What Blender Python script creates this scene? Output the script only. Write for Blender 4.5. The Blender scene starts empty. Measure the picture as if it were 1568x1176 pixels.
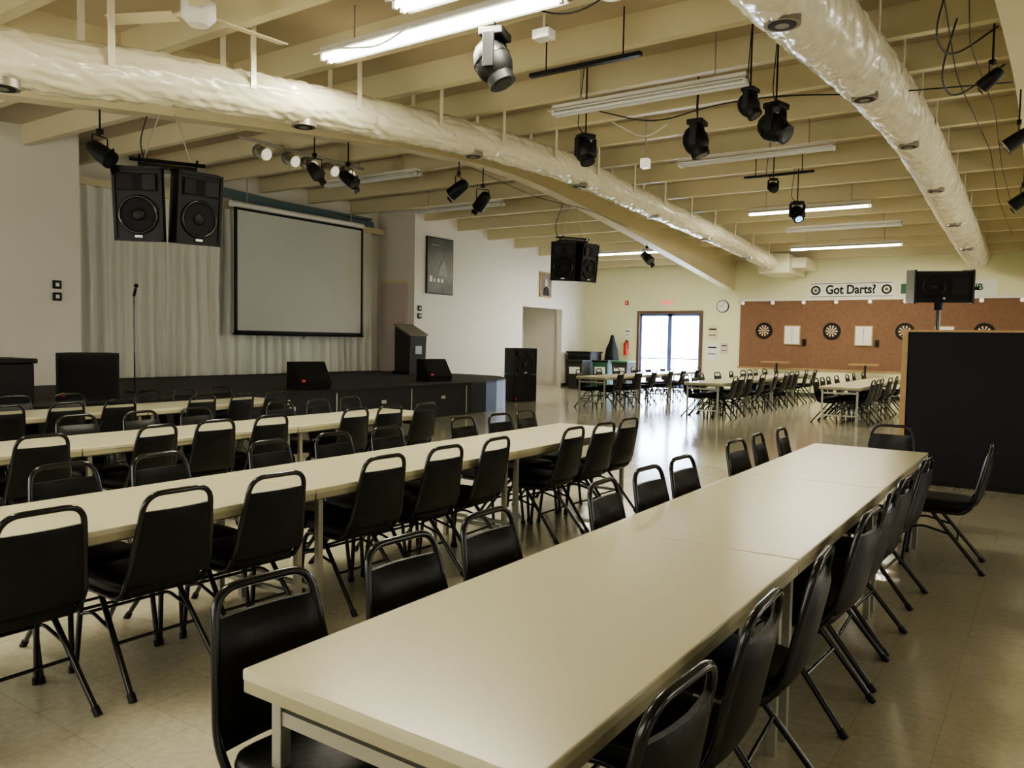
import bpy, bmesh, math, random
from mathutils import Matrix, Vector, noise
random.seed(4)
S=bpy.context.scene
PI=math.pi
# ---------------------------------------------------------------- materials
def mat(name,col,rough=.6,metal=0,var=.08,scale=6,bump=0,coat=0,emit=None,es=0,spec=.5):
    m=bpy.data.materials.new(name); m.use_nodes=True
    nt=m.node_tree; b=nt.nodes['Principled BSDF']
    b.inputs['Roughness'].default_value=rough; b.inputs['Metallic'].default_value=metal
    b.inputs['Specular IOR Level'].default_value=spec
    b.inputs['Coat Weight'].default_value=coat
    tc=nt.nodes.new('ShaderNodeTexCoord'); n=nt.nodes.new('ShaderNodeTexNoise')
    n.inputs['Scale'].default_value=scale; n.inputs['Detail'].default_value=4
    nt.links.new(tc.outputs['Object'],n.inputs['Vector'])
    mx=nt.nodes.new('ShaderNodeMix'); mx.data_type='RGBA'
    mx.inputs['A'].default_value=(*[c*(1-var) for c in col],1)
    mx.inputs['B'].default_value=(*[min(1,c*(1+var)) for c in col],1)
    nt.links.new(n.outputs['Fac'],mx.inputs['Factor'])
    nt.links.new(mx.outputs['Result'],b.inputs['Base Color'])
    if bump:
        bp=nt.nodes.new('ShaderNodeBump'); bp.inputs['Strength'].default_value=bump; bp.inputs['Distance'].default_value=.01
        nt.links.new(n.outputs['Fac'],bp.inputs['Height']); nt.links.new(bp.outputs['Normal'],b.inputs['Normal'])
    if emit:
        b.inputs['Emission Color'].default_value=(*emit,1); b.inputs['Emission Strength'].default_value=es
    return m
M={}
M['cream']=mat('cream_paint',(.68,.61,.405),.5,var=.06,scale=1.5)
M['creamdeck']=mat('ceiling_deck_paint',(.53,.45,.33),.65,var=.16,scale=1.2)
M['wall']=mat('wall_paint',(.71,.685,.60),.7,var=.03,scale=1)
M['wallfar']=mat('far_wall_paint',(.73,.72,.48),.7,var=.03,scale=1)
M['trimg']=mat('baseboard_vinyl',(.06,.055,.05),.5)
M['cork']=mat('dart_panel_board',(.20,.11,.065),.8,var=.22,scale=14)
M['duct']=mat('duct_jacket',(.72,.68,.51),.27,var=.05,scale=9,bump=.3,coat=.3)
M['vinyl']=mat('black_vinyl',(.006,.0065,.0065),.42,var=.2,scale=40,bump=.15,spec=.28)
M['blackmetal']=mat('black_enamel_tube',(.008,.008,.008),.2,metal=.0)
M['black']=mat('black_plastic',(.008,.008,.009),.5,spec=.3)
M['grille']=mat('speaker_grille',(.012,.012,.013),.6,metal=.2,bump=.8,scale=200,spec=.3)
M['chrome']=mat('chrome',(.7,.7,.68),.18,metal=1)
M['grey']=mat('grey_metal',(.42,.41,.36),.4,metal=.5)
M['lam']=mat('table_laminate',(.53,.50,.345),.24,var=.03,scale=60)
M['lamedge']=mat('table_edge',(.36,.33,.21),.45)
M['tableg']=mat('table_leg_metal',(.34,.33,.27),.4,metal=.4)
M['under']=mat('table_underside',(.12,.11,.09),.7)
M['white']=mat('white_enamel',(.75,.74,.68),.4)
M['tube']=mat('lit_tube',(1,1,1),.4,emit=(1,.97,.87),es=18)
M['tubeoff']=mat('unlit_tube',(.7,.7,.68),.3)
M['screen']=mat('projection_fabric',(.56,.57,.52),.8,var=.02)
M['stagetop']=mat('stage_carpet',(.035,.034,.03),.75,var=.3,scale=30)
M['stagefront']=mat('stage_front_panel',(.014,.014,.014),.5,var=.2,spec=.3)
M['wood']=mat('wood_trim',(.36,.24,.11),.5,var=.2,scale=8)
M['doorpaint']=mat('door_paint',(.60,.50,.47),.55,var=.03)
M['bronze']=mat('door_frame_bronze',(.13,.08,.05),.5)
M['alu']=mat('aluminium_blue',(.14,.18,.45),.4,metal=.2)
M['red']=mat('red_paint',(.6,.03,.02),.4)
M['redem']=mat('exit_red',(.8,.05,.02),.4,emit=(1,.06,.02),es=1.5)
M['green']=mat('green_paint',(.03,.12,.06),.6)
M['darkgreen']=mat('dark_cover_cloth',(.008,.010,.009),.9,scale=60)
M['paper']=mat('paper_white',(.75,.75,.68),.8)
M['dcream']=mat('dart_cream',(.65,.58,.4),.8)
M['photo']=mat('dark_photo_print',(.09,.095,.08),.35,var=.7,scale=3)
M['dim']=mat('faint_print_grey',(.20,.20,.17),.4,var=.3,scale=8)
M['portrait']=mat('portrait_print',(.18,.15,.13),.4,var=.7,scale=5)
M['skin']=mat('portrait_face',(.5,.38,.3),.6)
M['fabric']=mat('partition_fabric',(.018,.018,.025),.9,var=.3,scale=80,spec=.3)
M['cable']=mat('cable_rubber',(.01,.01,.01),.5)
M['teal']=mat('valance_fabric',(.10,.15,.16),.8)
M['lens']=mat('lamp_lens',(.06,.07,.08),.08,metal=.6)
M['lensblue']=mat('lamp_lens_lit',(.5,.7,.9),.1,emit=(.3,.6,1),es=1.5)
M['concrete']=mat('concrete',(.8,.8,.8),.9)
M['vent']=mat('vent_metal',(.28,.26,.21),.4,metal=.5)
M['shade']=mat('roller_shade',(.7,.7,.62),.8)  # for unseen panels added to block the sky
M['bulb']=mat('globe_bulb',(.8,.78,.7),.3,emit=(1,.9,.7),es=.4)
M['curtain']=mat('curtain_cloth',(.78,.78,.70),.7,var=.04,scale=2)
def floor_mat():
    m=bpy.data.materials.new('vinyl_floor_tile'); m.use_nodes=True; nt=m.node_tree; b=nt.nodes['Principled BSDF']
    tc=nt.nodes.new('ShaderNodeTexCoord'); br=nt.nodes.new('ShaderNodeTexBrick')
    br.offset=0; br.inputs['Scale'].default_value=1; br.inputs['Brick Width'].default_value=.305; br.inputs['Row Height'].default_value=.305
    br.inputs['Mortar Size'].default_value=.0014; br.inputs['Color1'].default_value=(.58,.54,.40,1); br.inputs['Color2'].default_value=(.61,.57,.425,1)
    br.inputs['Mortar'].default_value=(.42,.385,.29,1)
    nt.links.new(tc.outputs['Object'],br.inputs['Vector'])
    n=nt.nodes.new('ShaderNodeTexNoise'); n.inputs['Scale'].default_value=30; n.inputs['Detail'].default_value=8
    nt.links.new(tc.outputs['Object'],n.inputs['Vector'])
    mx=nt.nodes.new('ShaderNodeMix'); mx.data_type='RGBA'; mx.blend_type='MULTIPLY'; mx.inputs['Factor'].default_value=.35
    nt.links.new(br.outputs['Color'],mx.inputs['A']); nt.links.new(n.outputs['Fac'],mx.inputs['B'])
    nt.links.new(mx.outputs['Result'],b.inputs['Base Color'])
    n2=nt.nodes.new('ShaderNodeTexNoise'); n2.inputs['Scale'].default_value=1.3; nt.links.new(tc.outputs['Object'],n2.inputs['Vector'])
    mr=nt.nodes.new('ShaderNodeMapRange'); mr.inputs['To Min'].default_value=.12; mr.inputs['To Max'].default_value=.24
    nt.links.new(n2.outputs['Fac'],mr.inputs['Value']); nt.links.new(mr.outputs['Result'],b.inputs['Roughness'])
    b.inputs['IOR'].default_value=1.65
    b.inputs['Coat Weight'].default_value=.6; b.inputs['Coat Roughness'].default_value=.12; b.inputs['Coat IOR'].default_value=1.55
    bp=nt.nodes.new('ShaderNodeBump'); bp.inputs['Strength'].default_value=.05; bp.inputs['Distance'].default_value=.02
    n3=nt.nodes.new('ShaderNodeTexNoise'); n3.inputs['Scale'].default_value=4; nt.links.new(tc.outputs['Object'],n3.inputs['Vector'])
    nt.links.new(n3.outputs['Fac'],bp.inputs['Height']); nt.links.new(bp.outputs['Normal'],b.inputs['Normal']); nt.links.new(bp.outputs['Normal'],b.inputs['Coat Normal'])
    return m
M['floor']=floor_mat()
def glass_mat():
    m=bpy.data.materials.new('door_glass'); m.use_nodes=True; nt=m.node_tree
    for n in list(nt.nodes): nt.nodes.remove(n)
    o=nt.nodes.new('ShaderNodeOutputMaterial'); t=nt.nodes.new('ShaderNodeBsdfTransparent'); g=nt.nodes.new('ShaderNodeBsdfGlossy')
    g.inputs['Roughness'].default_value=.05; t.inputs['Color'].default_value=(.88,.93,1,1)
    mx=nt.nodes.new('ShaderNodeMixShader'); mx.inputs[0].default_value=.06
    nt.links.new(t.outputs[0],mx.inputs[1]); nt.links.new(g.outputs[0],mx.inputs[2]); nt.links.new(mx.outputs[0],o.inputs[0])
    return m
M['glass']=glass_mat()
# ---------------------------------------------------------------- mesh builder
class MB:
    def __init__(s): s.v=[];s.f=[];s.mi=[];s.sm=[];s.mats=[];s.T=Matrix.Identity(4)
    def m(s,k):
        if k not in s.mats: s.mats.append(k)
        return s.mats.index(k)
    def add(s,vs,fs,k,smooth=False):
        o=len(s.v); s.v+= [tuple(s.T@Vector(p)) for p in vs]
        i=s.m(k)
        for f in fs: s.f.append([o+a for a in f]); s.mi.append(i); s.sm.append(smooth)
    def box(s,c,d,k,rot=None,bev=0):
        bm=bmesh.new(); bmesh.ops.create_cube(bm,size=1)
        bmesh.ops.scale(bm,vec=d,verts=bm.verts)
        if bev: bmesh.ops.bevel(bm,geom=bm.edges[:],offset=bev,segments=3,affect='EDGES',profile=.5)
        Mx=Matrix.Translation(c)@(rot.to_4x4() if rot else Matrix.Identity(4))
        bm.verts.index_update()
        s.add([Mx@v.co for v in bm.verts],[[v.index for v in f.verts] for f in bm.faces],k,False); bm.free()
    def b2(s,a,b,k,bev=0):
        s.box([(a[i]+b[i])/2 for i in range(3)],[abs(b[i]-a[i]) for i in range(3)],k,None,bev)
    def tube(s,pts,r,k,n=8,closed=False,cap=True,rfun=None):
        P=[Vector(p) for p in pts]; N=len(P); vs=[];fs=[]
        prev=None
        for i in range(N):
            if closed: t=(P[(i+1)%N]-P[i-1]).normalized()
            else: t=(P[min(i+1,N-1)]-P[max(i-1,0)]).normalized()
            if prev is None:
                a=Vector((0,0,1)) if abs(t.z)<.9 else Vector((1,0,0))
                u=(a-t*a.dot(t)).normalized()
            else: u=(prev-t*prev.dot(t)).normalized()
            prev=u; w=t.cross(u)
            for j in range(n):
                an=2*PI*j/n; rr=(r[i] if isinstance(r,(list,tuple)) else r)
                if rfun: rr=rfun(i,an,rr)
                vs.append(P[i]+(u*math.cos(an)+w*math.sin(an))*rr)
        R=N if closed else N-1
        for i in range(R):
            for j in range(n):
                a=i*n+j;b=i*n+(j+1)%n;c=((i+1)%N)*n+(j+1)%n;d=((i+1)%N)*n+j
                fs.append([a,b,c,d])
        s.add(vs,fs,k,True)
        if cap and not closed:
            s.add(vs[:n],[list(range(n))[::-1]],k); s.add(vs[-n:],[list(range(n))],k)
    def prism(s,poly,z0,z1,k,axis='z'):
        n=len(poly)
        def p(a,b,c): return (a,b,c) if axis=='z' else ((c,a,b) if axis=='x' else (a,c,b))
        vs=[p(a,b,z0) for a,b in poly]+[p(a,b,z1) for a,b in poly]
        s.add(vs,[list(range(n))[::-1],list(range(n,2*n))]+[[i,(i+1)%n,n+(i+1)%n,n+i] for i in range(n)],k)
    def sph(s,c,r,k,sc=(1,1,1),n=14):
        bm=bmesh.new(); bmesh.ops.create_uvsphere(bm,u_segments=n,v_segments=n//2+1,radius=r)
        bm.verts.index_update()
        s.add([Vector((v.co.x*sc[0],v.co.y*sc[1],v.co.z*sc[2]))+Vector(c) for v in bm.verts],[[v.index for v in f.verts] for f in bm.faces],k,True); bm.free()
    def build(s,name,loc=(0,0,0),rot=(0,0,0),parent=None):
        me=bpy.data.meshes.new(name); me.from_pydata(s.v,[],s.f)
        for k in s.mats: me.materials.append(M[k])
        me.polygons.foreach_set('material_index',s.mi); me.polygons.foreach_set('use_smooth',s.sm); me.update()
        bm=bmesh.new(); bm.from_mesh(me); bmesh.ops.recalc_face_normals(bm,faces=bm.faces); bm.to_mesh(me); bm.free()
        o=bpy.data.objects.new(name,me); o.location=loc; o.rotation_euler=rot
        S.collection.objects.link(o)
        if parent: o.parent=parent
        return o
def inst(o,name,loc,rot=(0,0,0)):
    n=bpy.data.objects.new(name,o.data); n.location=loc; n.rotation_euler=rot; S.collection.objects.link(n); return n
def rnd(pts,r,seg=5):
    P=[Vector(p) for p in pts]; out=[P[0]]
    for i in range(1,len(P)-1):
        a=(P[i-1]-P[i]);b=(P[i+1]-P[i]); rr=min(r,a.length*.45,b.length*.45)
        p0=P[i]+a.normalized()*rr;p1=P[i]+b.normalized()*rr
        for t in range(seg+1):
            u=t/seg; out.append(p0*(1-u)**2+P[i]*2*u*(1-u)+p1*u*u)
    out.append(P[-1]); return out
# ---------------------------------------------------------------- room shell
XL=-13.9; XR=5.0; Y0=-1.3; Y1=25.0; XS=-15.2
def deck(y): return 5.15-.065*(math.sqrt((y-12)**2+4)-2)
def bb(y): return 4.64-.13*(math.sqrt((y-12)**2+6.25)-2.5)
b=MB(); b.b2((-16.2,Y0-.2,-.1),(XR+.2,Y1+.2,0),'floor'); b.build('floor')
b=MB(); ya_,yb_=Y0-.4,Y1+.3; ys=[ya_+i*(yb_-ya_)/44 for i in range(45)]
vs=[];fs=[]
for y in ys:
    for x,dz in ((-16.2,0),(XR+.4,0),(XR+.4,.15),(-16.2,.15)): vs.append((x,y,deck(y)+dz))
for i in range(44):
    for j in range(4): fs.append([4*i+j,4*i+(j+1)%4,4*i+4+(j+1)%4,4*i+4+j])
fs+=[[0,1,2,3],[176,177,178,179]]
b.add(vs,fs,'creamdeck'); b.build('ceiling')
b=MB(); y=Y0+.5
while y<Y1-.2:
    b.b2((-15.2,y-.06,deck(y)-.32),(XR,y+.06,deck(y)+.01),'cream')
    y+=1.42
b.build('trim_1')   # roof purlins
def glulam(x,w):
    b=MB(); vs=[];fs=[]
    yy=[Y0+i*(Y1-Y0)/48 for i in range(49)]
    for y in yy:
        for xx,z in ((x-w/2,bb(y)),(x+w/2,bb(y)),(x+w/2,deck(y)),(x-w/2,deck(y))): vs.append((xx,y,z))
    for i in range(48):
        for j in range(4): fs.append([4*i+j,4*i+(j+1)%4,4*i+4+(j+1)%4,4*i+4+j])
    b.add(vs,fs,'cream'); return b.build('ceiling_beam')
glulam(-8.6,.26); glulam(-.3,.4)
H=5.3
b=MB()
b.b2((XL-.2,Y0-.2,0),(XL,7.15,H),'wall')
b.b2((XL-.2,15.8,0),(XL,20.96,H),'wall')
b.b2((XL-.2,20.96,2.62),(XL,23.4,H),'wall')
b.b2((XL-.2,23.4,0),(XL,Y1,H),'wall')
b.build('wall_left')
b=MB()
b.b2((-15.4,6.8,0),(XS,16.0,H),'wall'); b.b2((-15.4,15.8,0),(XL-.2,16.0,H),'wall'); b.b2((-15.4,6.8,0),(XL-.2,7.0,H),'wall')
b.build('wall_stage')
b=MB()
b.b2((-15.7,20.7,0),(-15.5,23.7,H),'wall'); b.b2((-15.5,20.7,0),(XL-.2,20.9,H),'wall'); b.b2((-15.5,23.5,0),(XL-.2,23.7,H),'wall'); b.b2((-15.5,20.9,2.7),(XL-.2,23.5,2.8),'wall')
b.build('wall_corridor')
b=MB(); b.b2((-15.49,21.2,0),(-15.44,22.2,2.1),'doorpaint'); b.b2((-15.44,21.24,.95),(-15.38,21.34,1.05),'chrome')
b.b2((-15.49,21.12,0),(-15.42,21.2,2.18),'white'); b.b2((-15.49,22.2,0),(-15.42,22.28,2.18),'white'); b.b2((-15.49,21.12,2.1),(-15.42,22.28,2.18),'white')
b.build('door_1')
DX0,DX1,DZ=-11.84,-9.49,2.62
b=MB()
b.b2((-14.1,Y1,0),(DX0,Y1+.2,H),'wallfar'); b.b2((DX0,Y1,DZ),(DX1,Y1+.2,H),'wallfar'); b.b2((DX1,Y1,0),(XR+.2,Y1+.2,H),'wallfar')
b.build('wall_far')
b=MB()
b.b2((-8.25,Y1-.03,.84),(XR,Y1-.001,2.9),'cork'); b.build('trim_2')
b=MB(); b.b2((-8.3,Y1-.07,2.9),(XR,Y1-.001,2.97),'white'); b.b2((-8.3,Y1-.05,.79),(XR,Y1-.001,.84),'wood')
for i in range(14):
    x=-8.15+i*.93
    b.tube([(x,Y1-.07,2.93),(x,Y1-.12,2.90)],.02,'white'); b.sph((x,Y1-.13,2.84),.06,'bulb')
b.build('trim_3')
b=MB()
for a,c in (((DX1+.01,Y1-.02,0),(XR,Y1-.001,.1)),((XL,Y1-.02,0),(DX0-.01,Y1-.001,.1))): b.b2(a,c,'trimg')
b.build('baseboard_far')
b=MB()
b.b2((XL+.001,16.3,0),(XL+.02,20.96,.1),'trimg'); b.b2((XL+.001,23.4,0),(XL+.02,Y1-.03,.1),'trimg'); b.build('baseboard_left')
def windowed(name,axis,const,a0,a1,wins,out):
    b=MB()
    def put(u0,u1,z0,z1):
        if axis=='y': b.b2((u0,const,z0),(u1,const+out,z1),'wall')
        else: b.b2((const,u0,z0),(const+out,u1,z1),'wall')
    u=a0
    for w0,w1 in wins:
        put(u,w0,0,H); put(w0,w1,0,1.0); put(w0,w1,2.6,H); u=w1
    put(u,a1,0,H); b.build(name)
NW=[(-12,-9.5),(-7.5,-5),(-3.5,-1),(1,3.5)]  # unseen windows, added on both walls to hold fill lamps
RW=[(1,3.5),(6,8.5),(12,14.5),(18,20.5)]
windowed('wall_near','y',Y0,-14.1,XR+.2,NW,-.2)
windowed('wall_right','x',XR,Y0,Y1,RW,.2)
wi=1
def fill_window(axis,u0,u1,const,d):
    global wi
    b=MB()
    def bx(a0,a1,z0,z1,t0,t1,k):
        if axis=='y': b.b2((a0,const+t0*d,z0),(a1,const+t1*d,z1),k)
        else: b.b2((const+t0*d,a0,z0),(const+t1*d,a1,z1),k)
    for a0,a1,z0,z1 in ((u0,u0+.06,1,2.6),(u1-.06,u1,1,2.6),(u0,u1,1,1.06),(u0,u1,2.54,2.6),((u0+u1)/2-.03,(u0+u1)/2+.03,1,2.6)):
        bx(a0,a1,z0,z1,.05,.12,'white')
    bx(u0,u1,1,2.6,.16,.18,'shade')  # opaque panel added to keep sky light out of the room
    b.build('window_%d'%wi); wi+=1
for w in NW: fill_window('y',w[0],w[1],Y0,-1)
for w in RW: fill_window('x',w[0],w[1],XR,1)
b=MB()
b.b2((DX0,Y1-.03,0),(DX0+.09,Y1+.12,DZ),'bronze'); b.b2((DX1-.09,Y1-.03,0),(DX1,Y1+.12,DZ),'bronze'); b.b2((DX0+.09,Y1-.03,DZ-.1),(DX1-.09,Y1+.12,DZ),'bronze')
mid=(DX0+DX1)/2
for a,c in ((DX0+.09,mid),(mid,DX1-.09)):
    b.b2((a,Y1+.04,.02),(a+.07,Y1+.09,DZ-.1),'alu'); b.b2((c-.07,Y1+.04,.02),(c,Y1+.09,DZ-.1),'alu')
    b.b2((a,Y1+.04,.02),(c,Y1+.09,.2),'alu'); b.b2((a,Y1+.04,DZ-.18),(c,Y1+.09,DZ-.1),'alu')
    b.b2((a+.07,Y1+.0,1.0),(c-.07,Y1+.03,1.04),'alu')
    b.b2((a+.07,Y1+.06,.2),(c-.07,Y1+.065,DZ-.18),'glass')
b.build('door_2')
b=MB(); b.b2((-45,Y1+.5,-.15),(20,60,-.05),'concrete'); b.build('ground')
# ---------------------------------------------------------------- stage
poly=[(-13.88,.5),(-10,.5),(-10,13.2)]
for i in range(1,9):
    a=i/8*PI/2; poly.append((-10-1.9*(1-math.cos(a)),13.2+2.9*math.sin(a)))
poly+=[(-13.88,16.1),(-13.88,15.78),(-15.18,15.78),(-15.18,7.02),(-14.08,7.02),(-14.08,7.17),(-13.88,7.17)]
b=MB(); b.prism(poly,0,.62,'stagefront'); b.prism(poly,.62,.66,'stagetop')
b.b2((-10.0,.5,.60),(-9.97,13.2,.66),'black')
for y in (7.5,9.4,11.3,13.0): b.b2((-10,y,.03),(-9.985,y+.02,.6),'grey')
for y in (8.4,10.5,12.2): b.b2((-10,y,.36),(-9.985,y+.12,.42),'grey')
b.build('stage')
b=MB(); N=560; vs=[];fs=[]
ya,yb=7.05,15.3; zs=[.68,1.5,2.5,3.5,4.3]
for i in range(N+1):
    u=i/N; y=ya+(yb-ya)*u
    for zi,z in enumerate(zs):
        ph=u*2*PI*30+1.6*math.sin(u*21)+.25*math.sin(z*1.3+u*40)
        vs.append((-15.02+.075*math.sin(ph)*(1-.1*zi)+.02*math.sin(ph*2.3),y+.015*math.sin(z*2+u*30),z))
L=len(zs)
for i in range(N):
    for j in range(L-1): fs.append([i*L+j,i*L+j+1,(i+1)*L+j+1,(i+1)*L+j])
b.add(vs,fs,'curtain',True); b.tube([(-15.02,7.02,4.36),(-15.02,15.4,4.36)],.03,'grey'); b.b2((-15.15,7.02,4.3),(-14.95,15.78,4.44),'cream'); b.build('stage_curtain')
b=MB(); vs=[];fs=[]
for i in range(41):
    u=i/40; y=9.6+5.6*u
    vs+= [(-14.8+.02*math.sin(i*2.1),y,4.46+.05*math.cos(u*PI)),(-14.8,y,4.64+.08*math.cos(u*PI))]
for i in range(40): fs.append([2*i,2*i+1,2*i+3,2*i+2])
b.add(vs,fs,'teal',True); b.b2((-15.0,9.6,4.60),(-14.85,15.2,4.66),'teal'); b.build('stage_valance')
b=MB()
y0,y1,z0,z1=10.85,14.55,1.66,4.25
b.b2((-14.62,y0,z0),(-14.60,y1,z1),'screen')
for a,c in (((-14.63,y0-.06,z0-.06),(-14.59,y0,z1+.03)),((-14.63,y1,z0-.06),(-14.59,y1+.06,z1+.03)),((-14.63,y0-.06,z0-.06),(-14.59,y1+.06,z0)),((-14.63,y0-.06,z1),(-14.59,y1+.06,z1+.05))): b.b2(a,c,'black')
b.tube([(-14.66,y0-.12,z1+.12),(-14.66,y1+.12,z1+.12)],.07,'white',n=12); b.tube([(-14.61,y0-.1,z0-.08),(-14.61,y1+.1,z0-.08)],.022,'black')
b.tube([(-14.61,(y0+y1)/2-.05,z0-.09),(-14.61,(y0+y1)/2,z0-.16),(-14.61,(y0+y1)/2+.05,z0-.09)],.008,'black')
for y in (y0+.3,y1-.3): b.tube([(-14.66,y,z1+.12),(-14.66,y,deck(y)-.2)],.012,'grey')
b.build('projection_screen')
b=MB(); b.b2((-15.05,15.74,.66),(-14.12,15.79,3.0),'doorpaint'); b.b2((-15.1,15.76,3.0),(-14.11,15.795,3.08),'cream'); b.sph((-14.2,15.71,1.65),.035,'chrome'); b.build('door_3')
for loc in ((XL+.001,6.75,2.35),(XL+.001,16.0,2.35)):
    b=MB()
    for k in (0,-.2): b.b2((0,-.07,k-.07),(.03,.07,k+.07),'black',.01); b.b2((.03,-.03,k-.03),(.035,.03,k+.03),'white')
    b.build('wall_switch',loc)
b=MB(); b.b2((0,0,0),(.04,1.12,1.52),'black'); b.b2((.04,.03,.03),(.045,1.09,1.49),'photo')
b.sph((.045,.66,.86),.08,'dim',(.08,1,1)); b.prism([(.45,.5),(.85,.5),(.76,.8),(.58,.8)],.045,.048,'dim',axis='x'); b.tube([(.05,.5,.72),(.05,.85,1.05)],.008,'dim')
for i,w in enumerate((.1,.06,.1,.08)): b.b2((.045,.12+i*.16,.32),(.048,.12+i*.16+w,.42+(i==0)*.06),'grey')
b.b2((.045,.2,1.3),(.048,.5,1.32),'grey')
b.build('music_poster',(XL+.002,16.24,2.76))
b=MB(); b.b2((0,0,0),(.05,.7,.82),'wood'); b.b2((.05,.05,.05),(.055,.65,.77),'portrait')
b.prism([(.15,.06),(.55,.06),(.5,.28),(.35,.36),(.2,.28)],.055,.06,'black',axis='x'); b.sph((.058,.35,.48),.12,'skin',(.06,.8,1.1)); b.build('portrait_picture',(XL+.002,21.9,2.97))
# ---------------------------------------------------------------- speakers
def speaker_mesh(b,w=.56,h=.86,d=.5,full=True,z0=0):
    wb=w*.62
    b.prism([(-w/2,d/2),(w/2,d/2),(wb/2,-d/2),(-wb/2,-d/2)],z0,z0+h,'black')
    y=d/2
    for a,c in (((-w/2,y,z0),(-w/2+.03,y+.02,z0+h)),((w/2-.03,y,z0),(w/2,y+.02,z0+h)),((-w/2,y,z0),(w/2,y+.02,z0+.03)),((-w/2,y,z0+h-.03),(w/2,y+.02,z0+h))): b.b2(a,c,'black')
    if full:
        cz=z0+h*.36; r=w*.38
        ring=[(r*math.cos(t*2*PI/28),y+.012,cz+r*math.sin(t*2*PI/28)) for t in range(28)]
        b.tube(ring,.016,'blackmetal',closed=True,n=6)
        ra,ya2,rb,yb2,k=(r,y+.012,r*.35,y+.002,'grille')
        vs=[];n=28
        for t in range(n): vs.append((ra*math.cos(t*2*PI/n),ya2,cz+ra*math.sin(t*2*PI/n)))
        for t in range(n): vs.append((rb*math.cos(t*2*PI/n),yb2,cz+rb*math.sin(t*2*PI/n)))
        b.add(vs,[[t,(t+1)%n,n+(t+1)%n,n+t] for t in range(n)],k,True)
        b.sph((0,y+.01,cz),r*.34,'black',(1,.35,1))
        hz=z0+h*.8; a=w*.4; c=h*.12
        b.prism([(-a,hz-c),(a,hz-c),(a,hz+c),(-a,hz+c)],y+.003,y+.006,'grille',axis='y')
        for s in (-1,1):
            b.box((s*a*.55,y+.015,hz),(a*.85,.012,c*1.7),'black',Matrix.Rotation(s*.25,3,'Z'))
        b.b2((-.04,y+.02,z0+h*.05),(.04,y+.026,z0+h*.08),'paper')
    else:
        b.b2((-w/2+.03,y,z0+.03),(w/2-.03,y+.012,z0+h-.03),'grille')
        b.b2((w/2-.1,y+.012,z0+.05),(w/2-.05,y+.018,z0+.1),'red')
def hang(loc,yaw,anchor,sc=.86):
    e=bpy.data.objects.new('hanging_speaker',None); S.collection.objects.link(e); e.location=loc; e.rotation_euler=(0,0,yaw)
    for i,s in enumerate((-1,1)):
        b=MB(); speaker_mesh(b,.64*sc,.98*sc,.5*sc,True,-.49*sc)
        b.b2((-.3*sc,-.2*sc,.49*sc),(.3*sc,.2*sc,.51*sc),'blackmetal')
        b.build('cabinet_%d'%(i+1),(s*.30*sc,0,0),(-.10,0,s*-.36),e)
    b=MB(); t=.5*sc
    b.tube([(-.4,0,t+.1),(.4,0,t+.1)],.022,'blackmetal'); b.tube([(-.3,-.13,t),(-.3,.13,t+.12)],.013,'blackmetal'); b.tube([(.3,-.13,t),(.3,.13,t+.12)],.013,'blackmetal')
    b.b2((-.3,-.17,t),(.3,.13,t+.05),'blackmetal')
    for s in (-1,1): b.tube([(s*.25,0,t+.1),(s*.08,0,anchor-loc[2])],.007,'grey')
    b.tube(rnd([(.1,-.2,t-.1),(.3,-.3,t+.3),(.2,-.1,anchor-loc[2])],.3),.008,'cable')
    b.build('rigging',(0,0,0),(0,0,0),e)
hang((-8.45,5.35,3.0),-PI/2-.5,bb(5.35)+.02,.82)
hang((-8.6,14.85,3.24),-PI/2-.55,bb(14.9)+.02,.82)
def spk(name,loc,yaw,w,h,d,full=True):
    b=MB(); speaker_mesh(b,w,h,d,full); return b.build(name,loc,(0,0,yaw))
spk('stage_speaker',(-10.75,5.62,.662),-PI/2-.5,.74,.62,.5,False)
b=MB(); speaker_mesh(b,.70,.68,.6,False,0); speaker_mesh(b,.70,.66,.6,True,.69); b.build('speaker_stack',(-11.25,16.8,0),(0,0,-PI/2-.35))
def wedge(loc,yaw):
    b=MB(); b.prism([(-.2,0),(.22,0),(.25,.12),(0,.46),(-.2,.46)],-.30,.30,'black',axis='x')
    a=Vector((.25,.12));c=Vector((0,.46)); n=Vector((.34,.25)).normalized()
    vs=[(-.27,a.x+n.x*.01-.015,a.y+n.y*.01+.02),(.27,a.x+n.x*.01-.015,a.y+n.y*.01+.02),(.27,c.x+n.x*.01+.015,c.y+n.y*.01-.02),(-.27,c.x+n.x*.01+.015,c.y+n.y*.01-.02)]
    b.add(vs,[[0,1,2,3]],'grille'); b.b2((.18,.23,.13),(.24,.25,.17),'red')
    b.build('stage_monitor_speaker',loc,(0,0,yaw))
wedge((-10.4,9.15,.662),-PI/2-.25); wedge((-10.7,12.8,.662),-PI/2-.25)
b=MB(); b.tube([(0,0,0),(0,0,.03)],.14,'black',n=20); b.tube([(0,0,.03),(0,0,1.5)],.011,'blackmetal'); b.tube([(0,0,1.45),(.05,0,1.56)],.02,'black'); b.sph((.065,0,1.6),.032,'grille'); b.build('microphone_stand',(-11.4,6.65,.662))
b=MB(); b.b2((-.35,-.5,0),(.35,.5,.5),'black',.02); b.b2((-.38,-.53,.5),(.38,.53,.56),'black',.015); b.tube([(.36,-.1,.3),(.4,-.06,.3),(.4,.06,.3),(.36,.1,.3)],.01,'chrome'); b.build('equipment_case',(-10.7,4.25,.662))
b=MB(); b.prism([(-.26,0),(.22,0),(.26,.95),(-.26,1.2)],-.30,.30,'stagetop',axis='x'); b.b2((-.36,-.28,0),(.36,.28,.08),'black')
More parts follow.
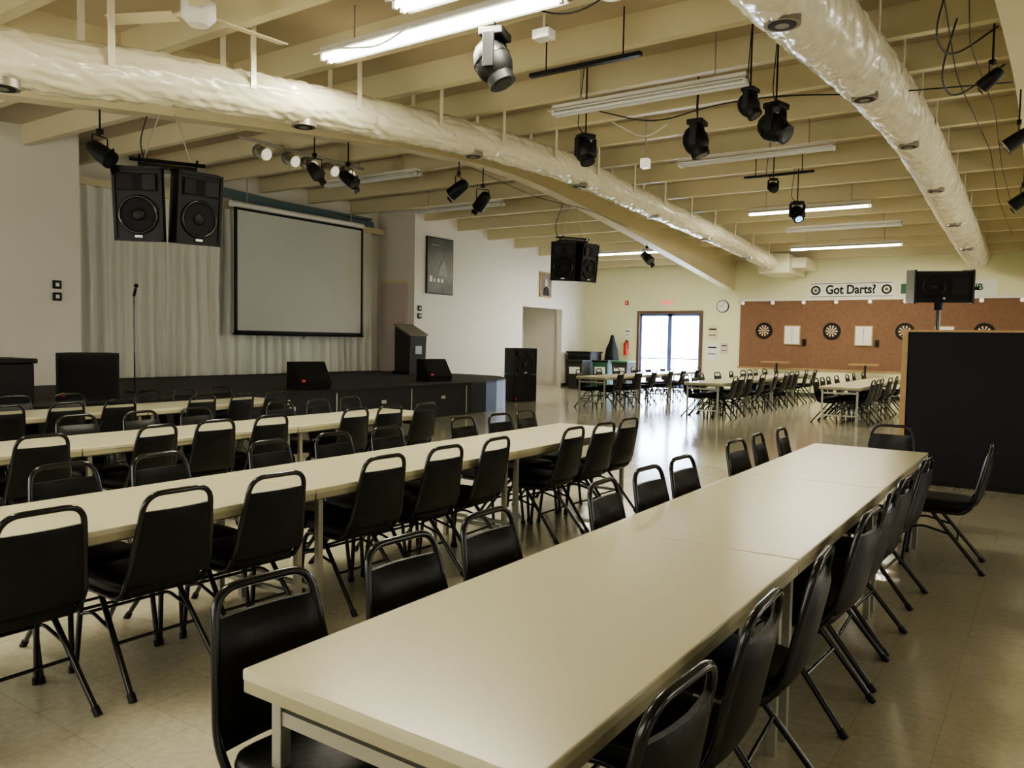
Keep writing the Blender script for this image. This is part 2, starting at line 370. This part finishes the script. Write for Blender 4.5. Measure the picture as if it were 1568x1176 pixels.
b.box((0,0,1.1),(.7,.6,.04),'vent',Matrix.Rotation(-.45,3,'X')); b.b2((-.12,.24,.5),(.12,.265,.7),'grey'); b.build('podium',(-13.3,15.0,.662),(0,0,-PI/2))
# ---------------------------------------------------------------- ducts
def duct(x0,D,pts):
    P=[Vector((0,a,c)) for a,c in pts]; path=[]
    for i in range(len(P)-1):
        p0=P[max(i-1,0)];p1=P[i];p2=P[i+1];p3=P[min(i+2,len(P)-1)]
        n=max(3,int((p2-p1).length/.04))
        for t in range(n):
            u=t/n; q=.5*((2*p1)+(p2-p0)*u+(2*p0-5*p1+4*p2-p3)*u*u+(3*p1-p0-3*p2+p3)*u**3); path.append(Vector((x0,q.y,q.z)))
    path.append(Vector((x0,P[-1].y,P[-1].z)))
    def rf(i,an,r):
        y=path[i].y
        seam=-.016*math.exp(-((y%1.25-.6)/.04)**2)
        c,s=math.cos(an),math.sin(an)
        w=noise.noise(Vector((y*2.2,c*6+x0,s*6)))*.016
        # ridged circumferential creases running slightly diagonally
        w+=(1-abs(noise.noise(Vector((y*6+c*2.5+s*1.5,c*1.2+3,s*1.2))))*2)*.016-.012
        w+=noise.noise(Vector((y*12+s*3,c*3,s*3+x0)))*.007
        return r+w+seam
    b=MB(); b.tube(path,D/2,'duct',n=72,rfun=rf)
    def at(y): return min(path,key=lambda p:abs(p.y-y))
    y=path[0].y+.9
    while y<path[-1].y-.5:
        p=at(y); q=p+Vector((0,0,-D/2))
        b.tube([q+Vector((.03,0,-.014)),q+Vector((.03,0,.05))],.13,'vent',n=24); b.tube([q+Vector((.03,0,-.018)),q+Vector((.03,0,-.012))],.10,'black',n=20); b.tube([q+Vector((.03,0,-.022)),q+Vector((.03,0,-.012))],.05,'vent',n=20)
        y+=3.0
    y=path[0].y+.4
    while y<path[-1].y-.3:
        p=at(y)
        for s in (-1,1):
            xx=x0+s*(D/2+.008); b.b2((xx-.005,p.y-.03,p.z),(xx+.005,p.y+.03,deck(p.y)-.02),'duct')
        y+=1.42
    b.build('air_duct')
duct(-6.8,.46,[(-1.0,3.35),(2.9,3.66),(4.4,3.88),(7.6,4.22),(9.6,4.37),(11.5,4.42),(13.6,4.34),(19,4.14),(23.05,3.9)])
duct(-1.75,.62,[(-1.0,3.7),(3,3.95),(6.2,4.2),(9.5,4.45),(12,4.55),(14,4.5),(19,4.2),(24.2,3.95)])
b=MB(); b.b2((-7.15,23.1,3.6),(-6.3,Y1-.001,4.15),'duct',.02); b.b2((-6.3,23.4,3.75),(-5.9,24.6,4.05),'duct',.02); b.build('air_plenum')
# ---------------------------------------------------------------- light fixtures
FL=(1,.93,.72)
def fixture(xa,xb,y,z,lit,power=70):
    e=MB()
    L=xb-xa
    e.b2((-L/2,-.07,0),(L/2,.07,.07),'white'); e.prism([(-.15,-.03),(-.07,.01),(.07,.01),(.15,-.03),(.16,-.02),(.07,.03),(-.07,.03),(-.16,-.02)],-L/2,L/2,'white',axis='x')
    for s in (-1,1):
        e.tube([(-L/2+.03,s*.05,-.035),(L/2-.03,s*.05,-.035)],.02,'tube' if lit else 'tubeoff',n=10)
        for q in (-L/2+.015,L/2-.015): e.b2((q-.015,s*.05-.02,-.06),(q+.015,s*.05+.02,.01),'white')
    for q in (-L*.35,L*.35): e.tube([(q,0,.07),(q,0,deck(y)-z-.01)],.008,'grey')
    e.build('fluorescent_light',((xa+xb)/2,y,z))
    if lit:
        ld=bpy.data.lights.new('fluorescent_glow','AREA'); ld.shape='RECTANGLE'; ld.size=L*.95; ld.size_y=.1; ld.energy=power; ld.color=FL
        o=bpy.data.objects.new('fluorescent_glow',ld); o.location=((xa+xb)/2,y,z-.075); S.collection.objects.link(o)
fixture(-6.3,-3.5,5.75,4.42,True,110)
fixture(-4.8,-3.2,5.2,4.42,True,55)
fixture(-5.37,-2.9,8.75,4.45,False)
fixture(-5.4,-2.9,12.9,4.6,False)
fixture(-5.7,-3.2,17.6,4.45,True,115)
fixture(-5.9,-3.2,21.8,4.12,True,130)
fixture(-5.4,-2.9,19.6,4.3,False)
fixture(-11.6,-9.0,21.0,4.15,True,105)
fixture(-12.8,-10.3,14.6,4.6,False)
fixture(-12.2,-9.8,11.2,4.6,False)
fixture(-5.5,-3.0,1.5,4.1,True,50)  # lit fixture added out of view as fill
fixture(.8,3.4,17,4.4,True,60)  # also out of view, added to brighten the right side
for (xa,xb,y,z) in ((-4.86,-3.54,7.4,4.42),(-4.7,-3.5,14.2,4.5)):
    b=MB(); b.b2((xa,y-.03,z),(xb,y+.03,z+.04),'black')
    for q in (xa+.2,xb-.2): b.tube([(q,y,z+.03),(q,y,deck(y)-.01)],.008,'blackmetal')
    b.build('track_light_bar')
def parcan(loc,yaw,tilt,top,sc=1,lens='lens',body='black'):
    b=MB(); b.T=Matrix.Rotation(tilt,4,'X')
    b.tube([(0,-.16*sc,0),(0,-.12*sc,0),(0,.02*sc,0),(0,.17*sc,0)],[.05*sc,.085*sc,.1*sc,.105*sc],body,n=18)
    b.tube([(0,.172*sc,0),(0,.175*sc,0)],.09*sc,lens,n=18)
    for a in (0,2):
        an=a*PI/2+PI/4; b.box((math.cos(an)*.12*sc,.2*sc,math.sin(an)*.12*sc),(.1*sc,.005,.1*sc),body,Matrix.Rotation(-an,3,'Y'))
    b.T=Matrix.Identity(4)
    b.tube(rnd([(-.12*sc,0,0),(-.12*sc,0,.18*sc),(.12*sc,0,.18*sc),(.12*sc,0,0)],.03),.008*sc,'blackmetal',n=6)
    b.tube([(0,0,.18*sc),(0,0,top-loc[2])],.010,'blackmetal',n=8); b.b2((-.025,-.025,.2*sc),(.025,.025,.26*sc),'blackmetal')
    b.build('spotlight',loc,(0,0,yaw))
def mover(loc,yaw,tilt,top,sc=1,lens='lens'):
    b=MB(); b.b2((-.11*sc,-.09*sc,.19*sc),(.11*sc,.09*sc,.25*sc),'black',.015)
    for s in (-1,1): b.b2((s*.135*sc-.018*sc,-.04*sc,-.05*sc),(s*.135*sc+.018*sc,.04*sc,.20*sc),'black',.01)
    b.T=Matrix.Rotation(tilt,4,'X'); b.sph((0,-.03*sc,0),.14*sc,'black',(1,1.25,1)); b.tube([(0,.03*sc,0),(0,.15*sc,0)],.10*sc,'black',n=20); b.tube([(0,.151*sc,0),(0,.155*sc,0)],.07*sc,lens,n=20)
    for i in range(5): b.tube([(0,-.13*sc+i*.02*sc,0),(0,-.122*sc+i*.02*sc,0)],(.11+.008*i)*sc,'blackmetal',n=20)
    b.T=Matrix.Identity(4)
    b.tube([(0,0,.25*sc),(0,0,top-loc[2])],.010,'blackmetal',n=8); b.tube(rnd([(.05,.02,.25*sc),(.14,.03,.34*sc),(.06,.03,top-loc[2])],.1),.006,'cable',n=6)
    b.build('moving_head_light',loc,(0,0,yaw))
def dk(y): return deck(y)-.02
mover((-4.3,5.95,4.03),-1.3,-1.1,dk(5.95),1.25)
mover((-3.68,9.3,3.97),-1.5,-1.2,dk(9.3),1.1)
mover((-2.65,9.0,3.94),-1.8,-.6,dk(9.0),1.1)
mover((-2.78,8.5,4.07),-1.7,-1.0,dk(8.5),.8)
mover((-5.05,9.0,3.95),-2.1,-1.1,dk(9.0),.95)
mover((-4.05,15.3,3.98),-2.5,-.8,dk(15.3),.95,'lensblue')
mover((-3.95,13.4,4.15),-2.5,-.6,dk(13.4),.6)
for loc,yaw,sc in (((-8.6,4.65,3.50),-1.2,.95),((-8.6,7.66,3.86),-1.9,.9),((-8.6,8.3,3.86),-1.4,.9),((-8.6,10.9,4.15),1.8,1.1),((-8.6,11.6,4.05),1.2,1.1),((-8.6,18.6,3.7),-2,1.1),((-.55,8.25,3.93),1.3,.6),((-.45,11.3,4.05),1.6,.85),((-.5,15.2,3.95),1.3,1.0)):
    parcan(loc,yaw,-.6,bb(loc[1])+.02,sc)
b=MB(); b.tube([(-11,8.2,4.75),(-11,11.0,4.75)],.025,'grey')
for y in (8.6,9.2,9.6,10.1,10.5):
    b.sph((-11,y,4.6),.11,'vent'); b.tube([(-10.95,y,4.58),(-10.8,y,4.52)],[.1,.11],'chrome',n=16); b.tube([(-10.8,y,4.52),(-10.79,y,4.517)],.09,'bulb',n=16)
for y in (8.3,10.9): b.tube([(-11,y,4.75),(-11,y,dk(y))],.012,'grey')
b.build('stage_light_bar')
b=MB(); b.b2((-.09,-.07,-.045),(.09,.07,.045),'white',.015); b.tube([(0,.07,0),(0,.10,0)],.03,'lens'); b.tube([(0,0,.045),(0,0,.40)],.012,'white'); b.build('security_camera',(-4.0,6.3,4.36))
b=MB(); b.b2((-.06,-.06,-.1),(.06,.06,.04),'bulb',.01); b.tube([(0,0,.04),(0,0,.7)],.012,'grey'); b.build('wireless_receiver',(-5.1,10.9,4.22))  # small bright white lamp device
b=MB(); b.tube([(0,0,.0),(0,0,.45)],.015,'white'); b.tube([(0,0,-.12),(0,0,-.06),(0,0,.06),(0,0,.12)],[.08,.14,.14,.06],'white',n=24); b.tube([(0,0,.36),(0,0,.47)],[.03,.08],'white',n=16)
for i in range(3):
    an=i*2*PI/3-.62; R=Matrix.Rotation(an,4,'Z'); b.T=R
    b.b2((.1,-.02,-.03),(.24,.02,-.015),'cream'); b.box((.52,0,-.03),(.62,.14,.01),'cream',Matrix.Rotation(.2,3,'X'))
b.T=Matrix.Identity(4); b.build('ceiling_fan',(-6.05,4.12,dk(4.12)-.47))
b=MB()
def cab(p,r=.008): b.tube(rnd(p,.4,6),r,'cable',n=6)
cab([(-4.2,6,4.6),(-3.6,6.1,4.35),(-3.0,6,4.5),(-2.2,7,4.6)])
cab([(-5,9,4.5),(-4.2,9.2,4.25),(-3.5,9.3,4.4),(-2.6,9,4.3),(-1.9,9.6,4.35),(-.5,10.5,4.5)])
cab([(-.6,9.5,4.8),(-.95,8.9,4.35),(-1.0,8.0,4.3),(-.8,7.4,4.6)],.010)
cab([(-.6,10.8,4.8),(-1.05,10.2,4.3),(-1.1,9.4,4.35),(-.9,8.8,4.7)],.010)
cab([(-.7,7.5,4.65),(-.8,9,4.5),(-.75,12,4.6),(-.8,15,4.45),(-.8,19,4.4)],.006)
cab([(-.9,7.5,4.6),(-1.0,10,4.5),(-.9,14,4.5),(-1.0,18,4.45),(-.9,22,4.2)],.006)
cab([(-8.42,11,4.5),(-8.35,13,4.3),(-8.3,15,4.35),(-8.35,17,4.25)],.006)
b.build('cable_bundle')
b=MB()
def wc(p,r=.009): b.tube(rnd(p,.4,6),r,'white',n=6)
wc([(-3.4,5.6,4.6),(-3.1,5.8,4.25),(-2.8,5.9,4.35),(-2.7,6,4.7)]); wc([(-6,5.6,4.4),(-5.4,5.6,4.3),(-5.0,5.6,4.42)])
wc([(-5.2,10,4.6),(-4.8,10.2,4.35),(-4.6,10.5,4.6)])
b.build('lamp_cord')
# ---------------------------------------------------------------- chairs
def chair_mesh():
    b=MB(); r=.0125
    left=[(-.205,.235,0),(-.190,.19,.405),(-.188,-.14,.405),(-.194,-.205,.50),(-.152,-.285,.875)]
    right=[(-x,y,z) for x,y,z in left][::-1]
    b.tube(rnd(left+right,.075,6),r,'blackmetal',n=10)
    for s in (-1,1):
        b.tube([(s*.175,.06,.40),(s*.208,-.27,0)],r,'blackmetal',n=10)
        b.tube([(s*.208,-.27,.0),(s*.205,-.245,.03)],.017,'black',n=10); b.tube([(s*.205,.235,0),(s*.203,.232,.03)],.017,'black',n=10)
        b.tube(rnd([(s*.197,.205,.27),(s*.185,.12,.30),(s*.188,-.06,.255)],.05),.008,'blackmetal',n=8)
    b.tube([(-.197,.205,.27),(.197,.205,.27)],.008,'blackmetal',n=8)
    b.tube([(-.193,-.10,.205),(.193,-.10,.205)],.008,'blackmetal',n=8)
    b.b2((-.18,-.14,.40),(.18,.18,.415),'black')
    vs=[];fs=[]
    def ring(z,sc): 
        out=[]
        for t in range(32):
            a=t/32*2*PI; ca,sa=math.cos(a),math.sin(a); p=.35
            x=math.copysign(abs(ca)**p,ca)*.20*sc; y=math.copysign(abs(sa)**p,sa)*.205*sc+.015
            out.append((x*(1-.06*(-y/.2) if y<0 else 1),y,z))
        return out
    prof=[(.415,.93),(.43,.99),(.455,1.0),(.475,.97),(.487,.86),(.492,.6),(.494,.2)]
    for z,sc in prof: vs+=ring(z,sc)
    for i in range(len(prof)-1):
        for t in range(32): fs.append([i*32+t,i*32+(t+1)%32,(i+1)*32+(t+1)%32,(i+1)*32+t])
    fs.append([(len(prof)-1)*32+t for t in range(32)]); fs.append(list(range(32))[::-1])
    b.add(vs,fs,'vinyl',True)
    def bp(u,v):
        z=.475+v*.325; t=(z-.50)/.37; w=(.194-.042*t)-.006
        y=-.205-.08*t
        return Vector((u*w,y,z))
    nu,nv=12,10; F=[];Bk=[]
    for j in range(nv+1):
        for i in range(nu+1):
            u=-1+2*i/nu; v=j/nv; p=bp(u,v); e=(1-abs(u)**6)*(1-abs(2*v-1)**8); 
            cv=-.018*(1-u*u)
            F.append(p+Vector((0,cv+.008+.020*e,0))); Bk.append(p+Vector((0,cv-.008-.012*e,0)))
    W=nu+1; f1=[[j*W+i,j*W+i+1,(j+1)*W+i+1,(j+1)*W+i] for j in range(nv) for i in range(nu)]
    b.add(F,f1,'vinyl',True); b.add(Bk,f1,'vinyl',True)
    o=len(F); A=F+Bk; e=[]
    for i in range(nu): e+=[[i,i+1,o+i+1,o+i],[nv*W+i,nv*W+i+1,o+nv*W+i+1,o+nv*W+i]]
    for j in range(nv): e+=[[j*W,(j+1)*W,o+(j+1)*W,o+j*W],[j*W+nu,(j+1)*W+nu,o+(j+1)*W+nu,o+j*W+nu]]
    b.add(A,e,'vinyl')
    return b
proto=None
def chair(x,y,yaw):
    global proto
    yaw+=random.uniform(-.09,.09)
    if proto is None: proto=chair_mesh().build('banquet_chair',(x,y,0),(0,0,yaw))
    else: inst(proto,'banquet_chair',(x,y,0),(0,0,yaw))
tp={}
def table(x0,x1,y0,y1):
    w=x1-x0;L=y1-y0-.006; key=(round(w,2),round(L,2)); loc=((x0+x1)/2,(y0+y1)/2,0)
    if key in tp: inst(tp[key],'folding_table',loc); return
    b=MB(); b.box((0,0,.728),(w,L,.03),'lam',None,.006); b.box((0,0,.706),(w-.004,L-.004,.045),'lamedge',None,.004)
    b.b2((-w/2+.03,-L/2+.03,.672),(w/2-.03,L/2-.03,.686),'under')
    for s in (-1,1):
        yy=s*(L/2-.07)
        for q in (-1,1): b.b2((q*(w/2-.06)-.017,yy-.017,0),(q*(w/2-.06)+.017,yy+.017,.69),'tableg',.003)
        b.b2((-w/2+.06,yy-.012,.60),(w/2-.06,yy+.012,.635),'tableg'); b.b2((-w/2+.06,yy-.012,.16),(w/2-.06,yy+.012,.185),'tableg')
        b.tube([(0,yy,.6),(0,yy-s*.38,.68)],.009,'tableg')
    tp[key]=b.build('folding_table',loc)
def row(xl,xr,ys,chL,chR,dl=.12,dr=.12):
    for a,c in zip(ys[:-1],ys[1:]): table(xl,xr,a,c)
    for y in chL: chair(xl+dl+random.uniform(-.02,.02),y,-PI/2)
    for i,y in enumerate(chR): chair(xr-(dr if i<6 else .12)+random.uniform(-.015,.015),y,PI/2)
row(-1.59,-.75,[1.19,3.05,4.89,6.8],[1.40,1.96,2.48,3.40,3.90,4.40,5.40,5.93,6.46],[1.5,2.08,2.66,3.5,4.0,4.5,5.35],.09,.12)
Y3=[.98,2.87,4.79,6.7]
P3=[1.45,2.02,2.55,3.32,3.86,4.4,5.35,5.85,6.35]
row(-3.98,-3.2,Y3,P3,P3,.12,.19)
row(-6.35,-5.58,Y3,P3,P3)
row(-8.72,-7.95,Y3,P3[3:],P3[3:])
chair(-1.12,7.12,PI)
chair(-.60,6.4,PI/2+.1)
def q(y0,n): return [y0+i*1.9 for i in range(n+1)]
def seats(ys,k=.56,skip=()):
    o=[]
    for i,(a,c) in enumerate(zip(ys[:-1],ys[1:])):
        m=(a+c)/2
        o+=[m-k,m+k] if i in skip else [m-k,m,m+k]
    return o
for xl,y0,n,sk in ((-9.1,16.0,3,(0,1,2)),(-6.3,15.6,4,(1,3)),(-3.8,16.4,3,(1,2))):
    ys=q(y0,n); row(xl,xl+.77,ys,seats(ys,.5,sk),seats(ys,.5,sk))
# ---------------------------------------------------------------- partition + speaker stand
b=MB(); b.b2((-1.36,10.0,.05),(3.0,10.12,1.72),'fabric'); b.b2((-1.42,9.98,0),(-1.36,10.14,1.72),'wood'); b.b2((-1.42,9.98,1.72),(3.0,10.14,1.745),'wood')
b.b2((-1.36,9.99,0),(3.0,10.13,.05),'black')
b.build('booth_partition')
b=MB()  # box speaker lying on its side on a pole
b.prism([(-.19,-.20),(.20,-.16),(.20,.20),(-.19,.17)],-.31,.31,'black',axis='x')
for s in (-1,1): b.prism([(-.205,-.215),(.215,-.175),(.215,.215),(-.205,.185)],s*.31-.012,s*.31+.012,'blackmetal',axis='x')
b.b2((-.28,-.205,-.17),(.28,-.192,.14),'grille')
ring=[(-.11+.12*math.cos(t*2*PI/24),-.21,-.01+.12*math.sin(t*2*PI/24)) for t in range(24)]
b.tube(ring,.008,'blackmetal',closed=True,n=6); b.sph((-.11,-.205,-.01),.045,'black',(1,.4,1))
b.prism([(.08,-.10),(.25,-.10),(.25,.09),(.08,.09)],-.212,-.206,'black',axis='y'); b.sph((.0,-.205,-.15),.018,'chrome')
b.b2((.32,-.03,-.04),(.42,.0,.0),'black')
b.tube([(0,0,-.19),(0,0,-2.2)],.022,'blackmetal',n=10)
b.tube([(0,0,-.28),(0,0,-.18)],.05,'black')
for i in range(3):
    a=i*2*PI/3+.5; b.tube([(0,0,-1.5),(math.cos(a)*.38,math.sin(a)*.38,-2.26)],.014,'blackmetal')
b.build('speaker_on_stand',(-1.15,10.75,2.275),(0,0,.35))
b=MB(); b.tube([(0,0,0),(0,0,.05)],.06,'black'); b.tube(rnd([(0,0,.05),(0.02,0,.25),(.2,0,.42)],.1),.01,'blackmetal'); b.tube([(.2,0,.42),(.3,0,.38)],.03,'black'); 
b.b2((-.3,-.3,-.1),(.9,.3,0),'wood')
for qx in (-.25,.85):
    for qy in (-.25,.25): b.b2((qx-.025,qy-.025,-1.36),(qx+.025,qy+.025,-.1),'black')
b.build('desk_with_lamp',(-.2,10.9,1.36))
# ---------------------------------------------------------------- far wall details
def dartboard(x,z):
    b=MB(); b.tube([(0,0,0),(0,-.04,0)],.25,'black',n=40)
    rs=[.02,.10,.11,.165,.175,.20]
    for i in range(20):
        a0=(i-.5)*2*PI/20;a1=(i+.5)*2*PI/20
        for j in range(4):
            r0,r1=rs[j],rs[j+1]; k=('dcream','red','dcream','red')[j] if i%2 else ('black','green','black','green')[j]
            b.add([(r0*math.sin(a0),-.043,r0*math.cos(a0)),(r0*math.sin(a1),-.043,r0*math.cos(a1)),(r1*math.sin(a1),-.043,r1*math.cos(a1)),(r1*math.sin(a0),-.043,r1*math.cos(a0))],[[0,1,2,3]],k)
    b.tube([(0,-.04,0),(0,-.045,0)],.02,'red',n=12)
    b.build('dartboard',(x,Y1-.031,z))
for x in (-7.48,-5.47,-3.49,-1.55): dartboard(x,1.98)
for x in (-6.62,-4.58,-2.5):
    b=MB(); b.b2((-.25,-.03,-.3),(.25,0,.3),'wood'); b.b2((-.22,-.035,-.27),(.22,-.03,.27),'paper'); b.b2((-.2,-.05,-.30),(.2,-.03,-.27),'wood')
    b.b2((-.005,-.037,-.24),(.005,-.035,.2),'black')
    b.b2((.32,-.06,-.32),(.42,0,-.12),'black')
    b.build('scoreboard',(x,Y1-.031,1.85))
def text(s,size,k,loc,rot,par,ext=.004,off=0.0,sx=1):
    c=bpy.data.curves.new('lettering','FONT'); c.body=s; c.size=size; c.extrude=ext; c.offset=off; c.align_x='CENTER'; c.align_y='CENTER'; c.materials.append(M[k])
    o=bpy.data.objects.new('lettering',c); o.location=loc; o.rotation_euler=rot; o.parent=par; o.scale=(sx,1,1); S.collection.objects.link(o)
b=MB(); b.b2((-1.2,-.01,-.24),(1.2,0,.24),'paper'); b.b2((-1.15,-.012,-.2),(1.15,-.010,-.185),'black'); b.b2((-1.15,-.012,.185),(1.15,-.010,.2),'black')
for s in (-1,1):
    b.tube([(s*.98,-.012,0),(s*.98,-.018,0)],.14,'black',n=20); b.tube([(s*.98,-.018,0),(s*.98,-.02,0)],.09,'dcream',n=16)
    b.tube([(s*.98,-.02,0),(s*.98,-.022,0)],.04,'green',n=16)
o=b.build('banner',(-5.0,Y1-.002,3.2)); text('Got Darts?',.36,'black',(0,-.02,0),(PI/2,0,0),o,off=.010,sx=.85)
b=MB(); b.b2((-1.2,-.01,-.22),(1.2,0,.22),'paper'); b.b2((-1.15,-.015,-.14),(-1.0,-.01,.14),'green')
o=b.build('banner',(-2.5,Y1-.002,3.2)); text('CENTER CLUB',.24,'green',(.1,-.02,0),(PI/2,0,0),o,off=.006)
b=MB(); b.b2((-.22,-.06,-.13),(.22,0,.13),'white',.01); o=b.build('exit_sign',(-10.75,Y1-.002,2.88)); text('EXIT',.2,'redem',(0,-.065,0),(PI/2,0,0),o)
b=MB()
b.tube([(0,0,0),(0,-.04,0)],.2,'black',n=32); b.tube([(0,-.04,0),(0,-.045,0)],.18,'paper',n=32); b.box((.03,-.05,.05),(.012,.005,.13),'black',Matrix.Rotation(.5,3,'Y')); b.box((-.05,-.05,.0),(.12,.005,.01),'black',Matrix.Rotation(.2,3,'Y'))
for i in range(12):
    a=i*PI/6; b.b2((.155*math.sin(a)-.006,-.048,.155*math.cos(a)-.006),(.155*math.sin(a)+.006,-.045,.155*math.cos(a)+.006),'black')
b.build('wall_clock',(-8.84,Y1-.002,2.75))
b=MB(); b.b2((-.06,-.05,-.07),(.06,0,.07),'red',.01); b.sph((0,-.06,0),.03,'white'); b.build('fire_alarm',(-12.25,Y1-.002,2.9))
b=MB(); b.tube([(0,0,0),(0,0,.4),(0,0,.46)],[.08,.08,.03],'red',n=18); b.tube([(0,0,.46),(0,0,.52)],.02,'black'); b.tube(rnd([(0,0,.5),(.08,-.02,.5),(.1,-.02,.2)],.04),.01,'black'); b.b2((-.03,.05,.1),(.03,.095,.5),'red'); b.build('fire_extinguisher',(-12.2,Y1-.1,1.1))
for x,z,w,h,k in ((-9.15,1.9,.35,.45,'dcream'),(-9.15,1.3,.4,.5,'paper'),(-8.75,1.4,.25,.35,'doorpaint'),(-12.2,1.85,.22,.3,'paper')):
    b=MB(); b.b2((-w/2,-.01,-h/2),(w/2,0,h/2),k); b.b2((-w*.35,-.013,h*.2),(w*.35,-.01,h*.3),'black'); b.b2((-w*.35,-.013,-h*.2),(w*.3,-.01,-h*.15),'black'); b.build('notice_poster',(x,Y1-.002,z))
b=MB(); b.b2((-.45,-.4,0),(.45,.4,1.15),'stagetop',.02); b.b2((-.48,-.43,1.15),(.48,.43,1.2),'black'); b.b2((-.4,-.42,.1),(-.02,-.4,1.05),'black'); b.b2((.02,-.42,.1),(.4,-.42+.02,1.05),'black'); b.build('storage_cabinet',(-13.3,23.95,0))
b=MB()
b.tube([(-.1,0,.91),(-.1,0,1.3),(-.08,0,1.55),(-.08,0,1.78)],[.24,.19,.1,.05],'darkgreen',n=18,rfun=lambda i,an,rr:rr*(1+.10*math.sin(an*5)))
b.b2((-.35,-.3,0),(.35,.3,.86),'black',.01); b.b2((-.36,-.33,.86),(.36,.33,.91),'stagetop')
b.build('side_table_with_covered_equipment',(-12.45,24.5,0))
def bin_(loc,k,lid):
    b=MB(); w0,w1=.22,.28
    b.add([(-w0,-w0,0),(w0,-w0,0),(w0,w0,0),(-w0,w0,0),(-w1,-w1,.9),(w1,-w1,.9),(w1,w1,.9),(-w1,w1,.9)],[[0,1,2,3],[0,1,5,4],[1,2,6,5],[2,3,7,6],[3,0,4,7],[4,5,6,7]],k)
    b.b2((-.3,-.3,.88),(.3,.3,.94),lid,.01); b.b2((-.18,-.305,.5),(.18,-.26,.72),'paper'); b.build('recycling_bin',loc)
bin_((-12.2,23.3,0),'green','black'); bin_((-11.5,23.3,0),'stagetop','green'); bin_((-12.7,22.5,0),'stagetop','black')
for x in (-6.9,-4.4):
    b=MB(); b.b2((-.4,-.3,1.0),(.4,.3,1.04),'wood'); b.tube([(0,0,.03),(0,0,1)],.03,'blackmetal'); b.tube([(0,0,0),(0,0,.03)],.25,'black',n=20); b.build('bar_table',(x,24.4,0))
# ---------------------------------------------------------------- lights
def area(name,loc,rot,sx,sy,e,col):
    ld=bpy.data.lights.new(name,'AREA'); ld.shape='RECTANGLE'; ld.size=sx; ld.size_y=sy; ld.energy=e; ld.color=col
    o=bpy.data.objects.new(name,ld); o.location=loc; o.rotation_euler=rot; S.collection.objects.link(o)
for w,e in zip(NW,(115,85,40,15)): area('window_daylight',((w[0]+w[1])/2,Y0-.15,1.8),(PI/2,0,0),2.3,1.4,e,(1,.98,.90))  # added fill lamps just inside the opaque panels, no daylight passes
for w,e in zip(RW,(25,65,140,115)): area('window_daylight',(XR+.15,(w[0]+w[1])/2,1.8),(PI/2,0,PI/2),2.3,1.4,e,(1,.98,.90))  # more added fill lamps, along the unseen right wall
sun=bpy.data.lights.new('sun','SUN'); sun.energy=40; sun.angle=.01; so=bpy.data.objects.new('sun',sun); so.rotation_euler=(.50,0,0); S.collection.objects.link(so)
w=bpy.data.worlds.new('World'); S.world=w; w.use_nodes=True; bg=w.node_tree.nodes['Background']; bg.inputs['Color'].default_value=(.86,.91,1,1); bg.inputs['Strength'].default_value=26
# ---------------------------------------------------------------- camera
cd=bpy.data.cameras.new('camera'); cam=bpy.data.objects.new('camera',cd); S.collection.objects.link(cam); S.camera=cam
cd.sensor_width=36; cd.lens=36*1213/1568; cd.clip_end=200
Xc=Vector((1784,-98,1213)).normalized(); Yc=Vector((828,53,-1213)); Yc=(Yc-Xc*Yc.dot(Xc)).normalized(); Zc=Xc.cross(Yc)
R=Matrix((Xc,Yc,Zc))
cam.matrix_world=Matrix.Translation((0,0,1.55))@R.to_4x4()
S.view_settings.view_transform='AgX'
S.view_settings.look='AgX - Medium High Contrast'
S.view_settings.exposure=.28
